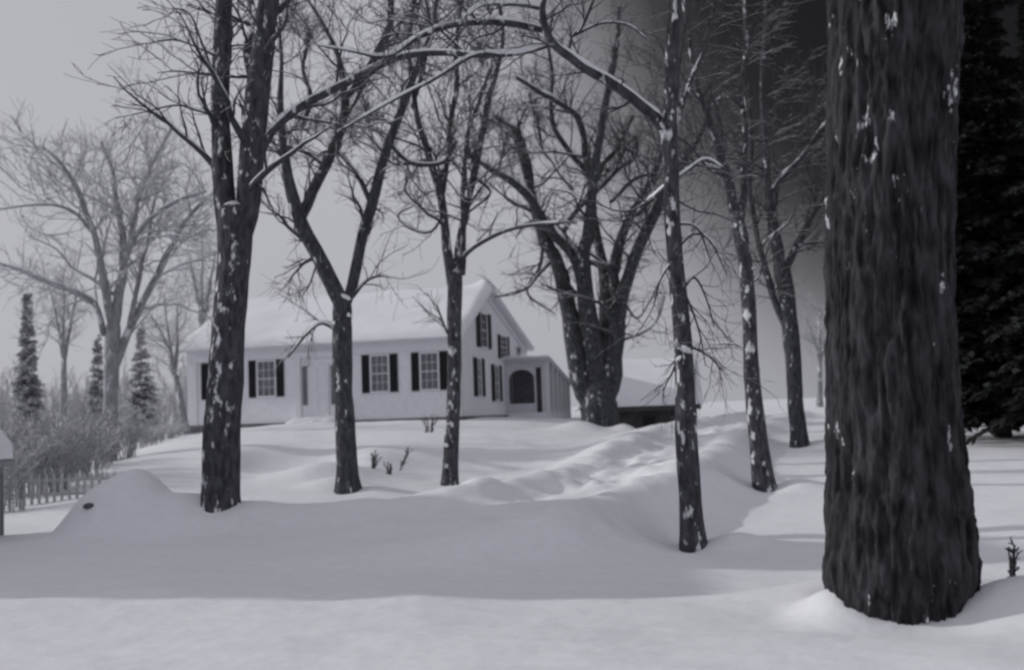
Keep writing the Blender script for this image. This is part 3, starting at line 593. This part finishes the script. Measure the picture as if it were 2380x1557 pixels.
    n1 = 24; u = np.linspace(0, 1, n1); UU, VV = np.meshgrid(u, u); ex = np.minimum.reduce([UU + .2, 1 - UU, VV, 1 - VV]); tk = .24 * np.sqrt(np.clip(ex / .12, 0, 1))
    X_ = .0 + UU * (px + .3); Y_ = y0 - .3 + VV * (y1 - y0 + .3); Zb = f0 + .122 - .05 * UU + (f1 - f0) * VV
    V = np.stack([X_, Y_, Zb + tk * (1 + .2 * vn(X_ * 2, Y_ * 2))], -1).reshape(-1, 3); ii = np.arange(n1 - 1)[:, None] * n1 + np.arange(n1 - 1)[None]
    mesh('porch_roof_snow', V, np.stack([ii, ii + 1, ii + n1 + 1, ii + n1], -1).reshape(-1, 4), M['roof_snow'], root)
    # front arch panel with an opening
    ax0, ax1, zs = .16, 1.40, 1.70; cxa = (ax0 + ax1) / 2; ra = (ax1 - ax0) / 2
    m = MB()
    m.box(.003, ax0, y0, y0 + .1, .12, f0 - .01); m.box(ax1, ax1 + .08, y0, y0 + .1, .12, f0 - .06); m.box(ax1 + .08, px - .2, y0, y0 + .1, 2.25, f0 - .06); m.box(px - .2, px, y0, y0 + .1, .12, f0 - .06)
    arc = [(cxa - ra * math.cos(t), zs + ra * .75 * math.sin(t)) for t in np.linspace(0, math.pi, 17)]
    for (xa, za), (xb, zb) in zip(arc[:-1], arc[1:]):
        m.prism([(xa, y0, za), (xb, y0, zb), (xb, y0, f0 - .06), (xa, y0, f0 - .06)], [(xa, y0 + .1, za), (xb, y0 + .1, zb), (xb, y0 + .1, f0 - .06), (xa, y0 + .1, f0 - .06)])
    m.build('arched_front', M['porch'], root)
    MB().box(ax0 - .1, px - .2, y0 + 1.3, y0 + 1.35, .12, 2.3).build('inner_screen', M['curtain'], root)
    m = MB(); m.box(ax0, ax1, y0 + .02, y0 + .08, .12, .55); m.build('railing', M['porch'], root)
    for k, yp in enumerate((y0 + .02, y0 + 1.0, y0 + 2.0, y0 + 3.0, y0 + 4.0, y1 - .2)):
        zt = f0 + (f1 - f0) * (yp - y0) / (y1 - y0) - .06
        MB().box(px + .002, px + .16, yp, yp + .16, -.5, zt).build('porch_post', M['trim'], root)
    MB().prism([(px - .10, y0 + .12, .12), (px - .10, y1, .12), (px - .10, y1, f1 - .15), (px - .10, y0 + .12, f0 - .15)], [(px - .05, y0 + .12, .12), (px - .05, y1, .12), (px - .05, y1, f1 - .15), (px - .05, y0 + .12, f0 - .15)]).build('inner_wall', M['barn'], root)  # dark sheet behind the posts, standing in for the porch's shaded interior
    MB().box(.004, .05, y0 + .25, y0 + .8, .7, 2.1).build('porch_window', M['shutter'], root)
    # snowed-in steps
    n2 = 30; u = np.linspace(-1, 1, n2); UU, VV = np.meshgrid(u, u)
    Xs = -6.2 + UU * 1.5; Ys = -.75 + VV * .72; Zs = .26 * np.clip((1 - np.abs(UU)**4), 0, 1) * np.clip(1 - ((-VV + 1) / 2)**3, 0, 1) + .03 * vn(Xs * 3, Ys * 3) - .3 * (np.abs(UU)**6) - .3 * ((1 - VV) / 2)**4
    ii = np.arange(n2 - 1)[:, None] * n2 + np.arange(n2 - 1)[None]
    mesh('snowy_step', np.stack([Xs, Ys, Zs], -1).reshape(-1, 3), np.stack([ii, ii + 1, ii + n2 + 1, ii + n2], -1).reshape(-1, 4), M['snow'], root)
house()

# ------------------------------------------------------------------ barn beyond the maple
def barn():
    a = W(1405, 1000, 53.5); b_ = W(1622, 1000, 52.9); L_ = float(np.hypot(b_[0] - a[0], b_[1] - a[1])); ang = math.atan2(b_[1] - a[1], b_[0] - a[0])
    root = empty('barn', (a[0], a[1], 0), ang); tag(root, 'low dark barn half buried in drifts under a broad snowy roof', 'barn')
    ez, rz, dp = .38, 2.35, 8.0
    MB().box(0, L_, 0, dp, -3, ez).prism([(0, 0, ez), (0, dp, ez), (0, dp / 2, rz)], [(L_, 0, ez), (L_, dp, ez), (L_, dp / 2, rz)]).build('wall', M['barn'], root)
    m = MB(); k = 0
    while k < L_ - .3: m.box(k, k + .03, -.03, -.002, -3, ez - .02); k += .32
    m.build('batten', M['barn'], root)
    s = (rz - ez) / (dp / 2); e0, e1 = -.2, L_ + .2
    MB().prism([(e0, -.5, ez - .5 * s - .12), (e0, dp / 2, rz - .04), (e0, dp + .5, ez - .5 * s - .12), (e0, dp + .5, ez - .5 * s + .12), (e0, dp / 2, rz + .14), (e0, -.5, ez - .5 * s + .12)],
               [(e1, -.5, ez - .5 * s - .12), (e1, dp / 2, rz - .04), (e1, dp + .5, ez - .5 * s - .12), (e1, dp + .5, ez - .5 * s + .12), (e1, dp / 2, rz + .14), (e1, -.5, ez - .5 * s + .12)]).build('roof', M['barn'], root)
    nx_, ny_ = 60, 40; xs = np.linspace(-.32, L_ + .30, nx_); yy = np.linspace(-.55, dp + .55, ny_); XX, YY = np.meshgrid(xs, yy)
    base = rz - np.abs(YY - dp / 2) * s + .14; ed = np.minimum.reduce([XX - xs[0], xs[-1] - XX, YY - yy[0], yy[-1] - YY]); th_ = .3 * np.sqrt(np.clip(ed / .4, 0, 1)) * (1 + .15 * vn(XX * .5, YY * .5))
    ii = np.arange(ny_ - 1)[:, None] * nx_ + np.arange(nx_ - 1)[None]
    mesh('roof_snow', np.stack([XX, YY, base + th_], -1).reshape(-1, 3), np.stack([ii, ii + 1, ii + nx_ + 1, ii + nx_], -1).reshape(-1, 4), M['roof_snow'], root)
    MB().box(L_ * .42, L_ * .55, -.05, -.003, -2.5, -.25).build('door', M['shutter'], root)
barn()

# ------------------------------------------------------------------ shed at the left edge
def shed():
    x1 = -8.08; y0, y1 = 12.2, 17.4; ex, ez = -7.95, -.52; rx, rz = -11.2, 3.6; gz = -1.9
    root = empty('shed', (x1, y0, -1.5)); tag(root, 'small weathered shed at the left edge with a steep snow laden roof', 'shed')
    of = np.array([x1, y0, -1.5])
    def mk(mb, name, m, bevel=0):
        mb.v = [tuple(np.array(p) - of) for p in mb.v]; return mb.build(name, m, root, bevel)
    lx = 2 * rx - x1
    mk(MB().box(rx - .9, rx + .9, 14.4, 16.5, rz - .9, rz + 1.3), 'cupola', M['shed'])  # added out of view on the ridge to throw a shadow band across the foreground
    mk(MB().prism([(rx - 1.1, 14.2, rz + 1.3), (rx + 1.1, 14.2, rz + 1.3), (rx, 14.2, rz + 2.0)], [(rx - 1.1, 16.7, rz + 1.3), (rx + 1.1, 16.7, rz + 1.3), (rx, 16.7, rz + 2.0)]), 'cupola_roof', M['roof_snow'], .05)
    out = [(x1, gz), (x1, ez - .02), (rx, rz - .1), (lx, ez - .02), (lx, gz)]
    mk(MB().prism([(x, y0, z) for x, z in out], [(x, y1, z) for x, z in out]), 'wall', M['shed'])
    m = MB(); k = y0
    while k < y1: m.box(x1 + .001, x1 + .03, k, k + .04, gz, ez - .1); k += .3
    mk(m, 'batten', M['shed'])
    for t0, t1, nm, mm in ((0, .1, 'roof', M['shed']), (.103, .40, 'roof_snow', M['roof_snow'])):
        e2 = 2 * rx - ex
        out = [(ex, ez + t0 * .8), (rx, rz + t0), (e2, ez + t0), (e2, ez + t1), (rx, rz + t1), (ex - .02, ez + t1 * .9)]
        mk(MB().prism([(x, y0 - .25, z) for x, z in out], [(x, y1 + .12, z) for x, z in out]), nm, mm, .08 if 'snow' in nm else 0)
shed()

# ------------------------------------------------------------------ picket fence behind the mound
def fence():
    xs = np.linspace(-12.2, -8.6, 23); y = 24.0
    z0 = H(-10.5, y); root = empty('picket_fence', (-12.2, y, z0)); tag(root, 'half buried picket fence at far left before the snowy thicket', 'fence')
    for rz_ in (.18, .48):
        MB().box(0, 3.7, .0, .035, rz_, rz_ + .06).build('rail', M['wood'], root)
    for k, x in enumerate(xs):
        a = x + 12.2
        MB().prism([(a, -.025, -.4), (a + .06, -.025, -.4), (a + .06, -.025, .58), (a + .03, -.025, .66), (a, -.025, .58)], [(a, -.002, -.4), (a + .06, -.002, -.4), (a + .06, -.002, .58), (a + .03, -.002, .66), (a, -.002, .58)]).build('picket', M['wood'], root)
fence()

# ------------------------------------------------------------------ background trees on the left
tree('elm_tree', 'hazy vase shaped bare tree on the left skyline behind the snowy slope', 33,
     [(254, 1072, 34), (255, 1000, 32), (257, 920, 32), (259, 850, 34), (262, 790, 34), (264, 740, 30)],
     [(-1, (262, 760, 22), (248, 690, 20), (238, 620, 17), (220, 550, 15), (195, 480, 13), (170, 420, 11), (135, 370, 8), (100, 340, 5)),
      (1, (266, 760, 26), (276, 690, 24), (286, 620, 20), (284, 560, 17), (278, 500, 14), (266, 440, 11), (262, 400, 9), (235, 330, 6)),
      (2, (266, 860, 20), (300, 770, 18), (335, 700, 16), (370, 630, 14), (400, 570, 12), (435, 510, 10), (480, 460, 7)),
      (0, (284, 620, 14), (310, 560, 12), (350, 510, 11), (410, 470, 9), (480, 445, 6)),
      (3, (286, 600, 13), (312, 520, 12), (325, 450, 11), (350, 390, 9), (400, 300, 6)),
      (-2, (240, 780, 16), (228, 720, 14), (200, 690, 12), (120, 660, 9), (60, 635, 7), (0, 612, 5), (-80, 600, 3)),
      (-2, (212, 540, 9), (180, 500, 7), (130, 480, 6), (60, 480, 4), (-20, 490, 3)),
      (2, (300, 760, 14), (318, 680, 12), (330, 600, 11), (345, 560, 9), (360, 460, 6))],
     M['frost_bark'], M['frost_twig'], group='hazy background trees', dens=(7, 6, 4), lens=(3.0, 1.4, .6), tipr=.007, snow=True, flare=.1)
def small(px, py, Y, h, wd, label, lean=0, tp=.006, dens=(5, 5, 3)):
    tree('young_tree', label, Y, [(px, py, wd), (px + lean * .3, py - h * .3, wd * .85), (px + lean * .5, py - h * .5, wd * .75)],
         [(-1, (px + lean * .5, py - h * .47, wd * .6), (px + lean * .6 - 10, py - h * .7, wd * .45), (px + lean - 30, py - h, wd * .2)),
          (1, (px + lean * .5, py - h * .45, wd * .6), (px + lean * .7 + 14, py - h * .7, wd * .45), (px + lean + 30, py - h * 1.05, wd * .2)),
          (0, (px + lean * .5, py - h * .5, wd * .6), (px + lean * .8, py - h * .8, wd * .35), (px + lean, py - h * 1.15, wd * .15))],
         M['frost_bark'], M['frost_twig'], group='hazy background trees', dens=dens, lens=(2.4, 1.1, .5), tipr=tp, snow=False, flare=.1)
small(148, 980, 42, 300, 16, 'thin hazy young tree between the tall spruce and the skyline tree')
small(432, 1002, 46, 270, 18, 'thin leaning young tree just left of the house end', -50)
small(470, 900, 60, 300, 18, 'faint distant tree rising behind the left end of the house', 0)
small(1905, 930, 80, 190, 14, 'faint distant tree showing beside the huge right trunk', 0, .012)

def conifer(px, py, Y, hpx, wpx, label, m, name='spruce_tree', group='dark evergreens', nb=26, cards=60, seed=0, top=True, lift=.08):
    b = W(px, py, Y); h = hpx / FPX * Y; wr = wpx / 2 / FPX * Y
    z0 = min(b[2], H(b[0], b[1])); root = empty(name, (b[0], b[1], z0)); tag(root, label, 'tree', group); h += b[2] - z0
    r = np.random.default_rng(seed)
    zz = np.linspace(-.3, h, 10); Pt = np.stack([zz * 0, zz * 0, zz], 1)[None]
    tv = tubes(Pt, np.linspace(h * .018, .01, 10)[None], 10, .05)
    # boughs
    nl = nb; levels = lift + (1 - lift) * (np.arange(nl) + .5) / nl; Bp = []; Br = []; Bt = []
    for q, t in enumerate(levels):
        k = 7
        rad = wr * (1 - t)**.95 * (1.0 + .15 * r.normal()) * min(1, (t - lift) * 8 + .55)
        for a in np.arange(k) * 2 * math.pi / k + r.random() * 6:
            rr = rad * (.75 + .45 * r.random()); u = np.linspace(0, 1, 6)
            tj = t + (r.random() - .5) * 1.6 / nl
            z = tj * h + rr * (.12 * np.sin(u * 3) - .28 * u**1.4 * (1 - t)) + rr * .25 * t * u
            Bp.append(np.stack([np.cos(a) * rr * u, np.sin(a) * rr * u, z], 1)); Br.append(np.linspace(.02 + .012 * rr, .006, 6)); Bt.append(t)
    Bp = np.array(Bp); Br = np.array(Br)
    v, f = join([tv, tubes(Bp, Br, 4)])
    mesh('trunk', v, f, M['frost_bark'] if m is M['needles'] else M['bark_dark'], root)
    # needle sprays: small thin quads along the boughs
    B = len(Bp); C = cards; t = r.random((B, C))**.7 * 5 * .999; k = t.astype(int); fr = (t - k)[..., None]; bi = np.arange(B)[:, None]
    c = Bp[bi, k] * (1 - fr) + Bp[bi, k + 1] * fr; d = Bp[bi, k + 1] - Bp[bi, k]; d /= np.linalg.norm(d, axis=2, keepdims=True) + 1e-9
    side = np.cross(d, np.array([0, 0, 1.0])); side /= np.linalg.norm(side, axis=2, keepdims=True) + 1e-9
    sg = np.where(r.random((B, C, 1)) < .5, -1, 1)
    ln = (.12 + .16 * r.random((B, C, 1))) * (wr / 1.2)**.5 * 2.2 * (1.25 - t[..., None] / 5) * (1 - .6 * np.array(Bt)[:, None, None])
    ax = d * .55 + side * sg * (.5 + .5 * r.random((B, C, 1))) + np.array([0, 0, -.35]) * r.random((B, C, 1)) + r.normal(size=(B, C, 3)) * .18
    ax /= np.linalg.norm(ax, axis=2, keepdims=True); nrm = np.cross(ax, r.normal(size=(B, C, 3)) * .5 + np.array([0, 0, 1])); nrm /= np.linalg.norm(nrm, axis=2, keepdims=True) + 1e-9
    wd = ln * .2
    q = np.stack([c - nrm * wd * .4, c + ax * ln * .6 - nrm * wd, c + ax * ln, c + ax * ln * .6 + nrm * wd], 2).reshape(-1, 3)
    mesh('crown', q, np.arange(len(q)).reshape(-1, 4), m, root, smooth=False)
    return root
conifer(64, 985, 44, 308, 120, 'tall narrow hazy spruce at far left of the skyline', M['needles'], seed=1, cards=110)
conifer(228, 1000, 52, 215, 100, 'snowy evergreen crowding the left side of the skyline tree trunk', M['needles'], seed=2, nb=16, cards=80)
conifer(330, 1000, 58, 240, 130, 'wide snowy evergreen right of the skyline tree trunk', M['needles'], seed=3, nb=17, cards=80)
# dark stand added to fill the darkness right of the old trunk
for k, (px, py, Y, h, wd, lb) in enumerate(((2330, 1010, 31, 1250, 560, 'dark spruce just right of the huge trunk, its boughs nearest it'), (2600, 1020, 27, 1400, 640, 'dark spruce cut off by the right edge of view'), (2110, 980, 62, 600, 250, 'dark spruce hidden behind the huge trunk, farther back'),
                                          (2455, 985, 44, 1000, 480, 'tall dark spruce standing between and behind the two nearest ones'), (2270, 985, 56, 820, 330, 'dark spruce peeping out low beside the huge trunk, deep in the stand'), (2390, 985, 70, 640, 330, 'most distant dark spruce of the right hand stand'))):
    conifer(px, py, Y, h, wd, lb, M['needles_dark'], seed=20 + k, nb=34, cards=190, group='dark evergreens on the right', lift=.045)

# ------------------------------------------------------------------ snowy thicket at the left
def bush_mesh(seed, h, wd, stems):
    global rng
    keep = rng; rng = np.random.default_rng(seed)
    P = []; Rr = []
    for k in range(stems):
        a = rng.random() * 6.28; r0 = wd * .25 * rng.random(); s = np.array([math.cos(a) * r0, math.sin(a) * r0, -.2]); r1 = wd * .5 * (.3 + .7 * rng.random()); hh = h * (.6 + .45 * rng.random())
        e_ = np.array([math.cos(a) * r1, math.sin(a) * r1, hh]); mid = (s + e_) / 2 + np.array([0, 0, .15 * hh]) - np.array([math.cos(a), math.sin(a), 0]) * r1 * .2
        P.append(catmull([s, mid, e_], 9)); Rr.append(np.linspace(.018, .006, 9))
    P = np.array(P); Rr = np.array(Rr)
    A, RA, _ = spawn(P, Rr, 7, .15, 1, h * .3, .6, .3, .14, .6, 6, .006)
    B, RB, _ = spawn(A, RA, 4, .1, 1, h * .13, .7, .2, .16, .7, 4, .0055)
    v, f = join([tubes(P, Rr, 5), tubes(A, RA, 3), tubes(B, RB, 3)]); rng = keep
    return v, f
bl = [('at the fence end nearest the left edge', 20, 26), ('behind the middle of the picket fence', 75, 25.5), ('behind the right end of the picket fence', 130, 26), ('above the dark stone on the mound', 190, 27),
      ('just left of the skyline tree trunk', 225, 30), ('just right of the skyline tree trunk', 290, 33), ('at the far left in the second row', -20, 31), ('below the tall spruce', 60, 31), ('right below the tall spruce', 110, 32),
      ('between the spruce and the skyline tree', 160, 33), ('on the brow of the slope right of the trees', 345, 39), ('last before the leaning young tree', 390, 44), ('tallest in the second row', 200, 35), ('standing half hidden behind the mound', 150, 28), ('nearest the shed wall', -10, 23)]
protos = [bush_mesh(50 + k, 2.0, 2.0, 22) for k in range(3)]
ob0 = [None] * 3
for k, (lb, px, Y) in enumerate(bl):
    p = W(px, 1100, Y); z = H(p[0], Y)
    toppx = 950 + (k * 37 % 5) * 16 + (30 if px > 300 else 0)
    hgt = max(.7, W(px, toppx, Y)[2] - z); q = k % 3
    if ob0[q] is None:
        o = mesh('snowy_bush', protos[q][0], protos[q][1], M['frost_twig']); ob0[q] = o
    else:
        o = ob0[q].copy(); COL.objects.link(o)
    o.location = (p[0], Y, z); o.rotation_euler = (0, 0, k * 1.7); o.scale = (1.15, 1.15, hgt / 2.0)
    tag(o, 'frosty leafless bush ' + lb, 'bush', 'frosty bushes on the left')
# far-off wood as one mass
def wood():
    global rng
    P = []; Rr = []
    r = np.random.default_rng(5)
    for k in range(420):
        Y = 75 + 50 * r.random(); px = -700 + 1250 * r.random(); b = W(px, 1000, Y); z = H(b[0], Y) - .3; hh = 3.0 + 3.0 * r.random()
        s = np.array([b[0], Y, z]); P.append(catmull([s, s + [r.normal() * .3, 0, hh * .5], s + [r.normal() * .8, 0, hh]], 7)); Rr.append(np.linspace(.09, .02, 7))
    P = np.array(P); Rr = np.array(Rr); A, RA, _ = spawn(P, Rr, 9, .2, 1, 1.7, .6, .4, .1, .5, 5, .018); B, RB, _ = spawn(A, RA, 4, .2, 1, .8, .6, .3, .1, .6, 4, .015)
    v, f = join([tubes(P, Rr, 4), tubes(A, RA, 3), tubes(B, RB, 3)]); o = mesh('distant_wood', v, f, M['frost_twig']); tag(o, 'low far off wood of bare frosty trees along the left horizon', 'wood', kind='stuff')
wood()

# ------------------------------------------------------------------ small things poking through the snow
def sprig(px, py, Y, h, wd, label, stems=5, lean=0, m=None):
    p = W(px, py, Y); z = H(p[0], Y)
    v, f = bush_mesh(int(px), h, wd, stems); v = v.copy(); v[:, 0] += v[:, 2] * lean
    o = mesh('dry_shrub', v, f, m or M['twig']); o.location = (p[0], Y, z); tag(o, label, 'shrub', 'shrubs poking through the snow')
sprig(868, 1104, 27.5, .4, .35, 'small dark shrub in the drift right of the V forked maple', 6, .3)
sprig(925, 1095, 28.5, .72, .3, 'taller leaning shrub in the drift midway between two trunks', 3, .35)
sprig(905, 1110, 27, .3, .3, 'tiny twiggy shrub lowest in the drift', 5)
sprig(2350, 1370, 9.3, .32, .18, 'dry weed stalks at the right edge beside the huge trunk', 4)
sprig(1000, 1040, 36, .55, .6, 'wispy shrub on the lawn left of the slender tree', 7, .1)
def stone():
    p = W(206, 1183, 15.4); r = .06; u = np.linspace(0, math.pi, 12); v = np.linspace(0, 2 * math.pi, 16, endpoint=False); U, Vv = np.meshgrid(u, v, indexing='ij')
    rr = r * (1 + .25 * vn(np.sin(U) * np.cos(Vv) * 1.7 + 4, np.sin(U) * np.sin(Vv) * 1.7, np.cos(U) * 1.7))
    V = np.stack([rr * 1.4 * np.sin(U) * np.cos(Vv), rr * np.sin(U) * np.sin(Vv), rr * .7 * np.cos(U)], -1).reshape(-1, 3)
    b = np.arange(11)[:, None] * 16; j = np.arange(16)[None]; F = np.stack([b + j, b + 16 + j, b + 16 + (j + 1) % 16, b + (j + 1) % 16], -1).reshape(-1, 4)
    y = p[1]
    for yy in np.arange(13, 17, .05):                                  # walk along the view ray until it meets the mound
        q = W(206, 1183, yy)
        if q[2] < H(q[0], yy): p = q; break
    o = mesh('stone', V, F, M['rock']); o.location = (p[0], p[1], H(p[0], p[1]) + .02); tag(o, 'dark stone showing through the side of the snow mound', 'stone')
stone()
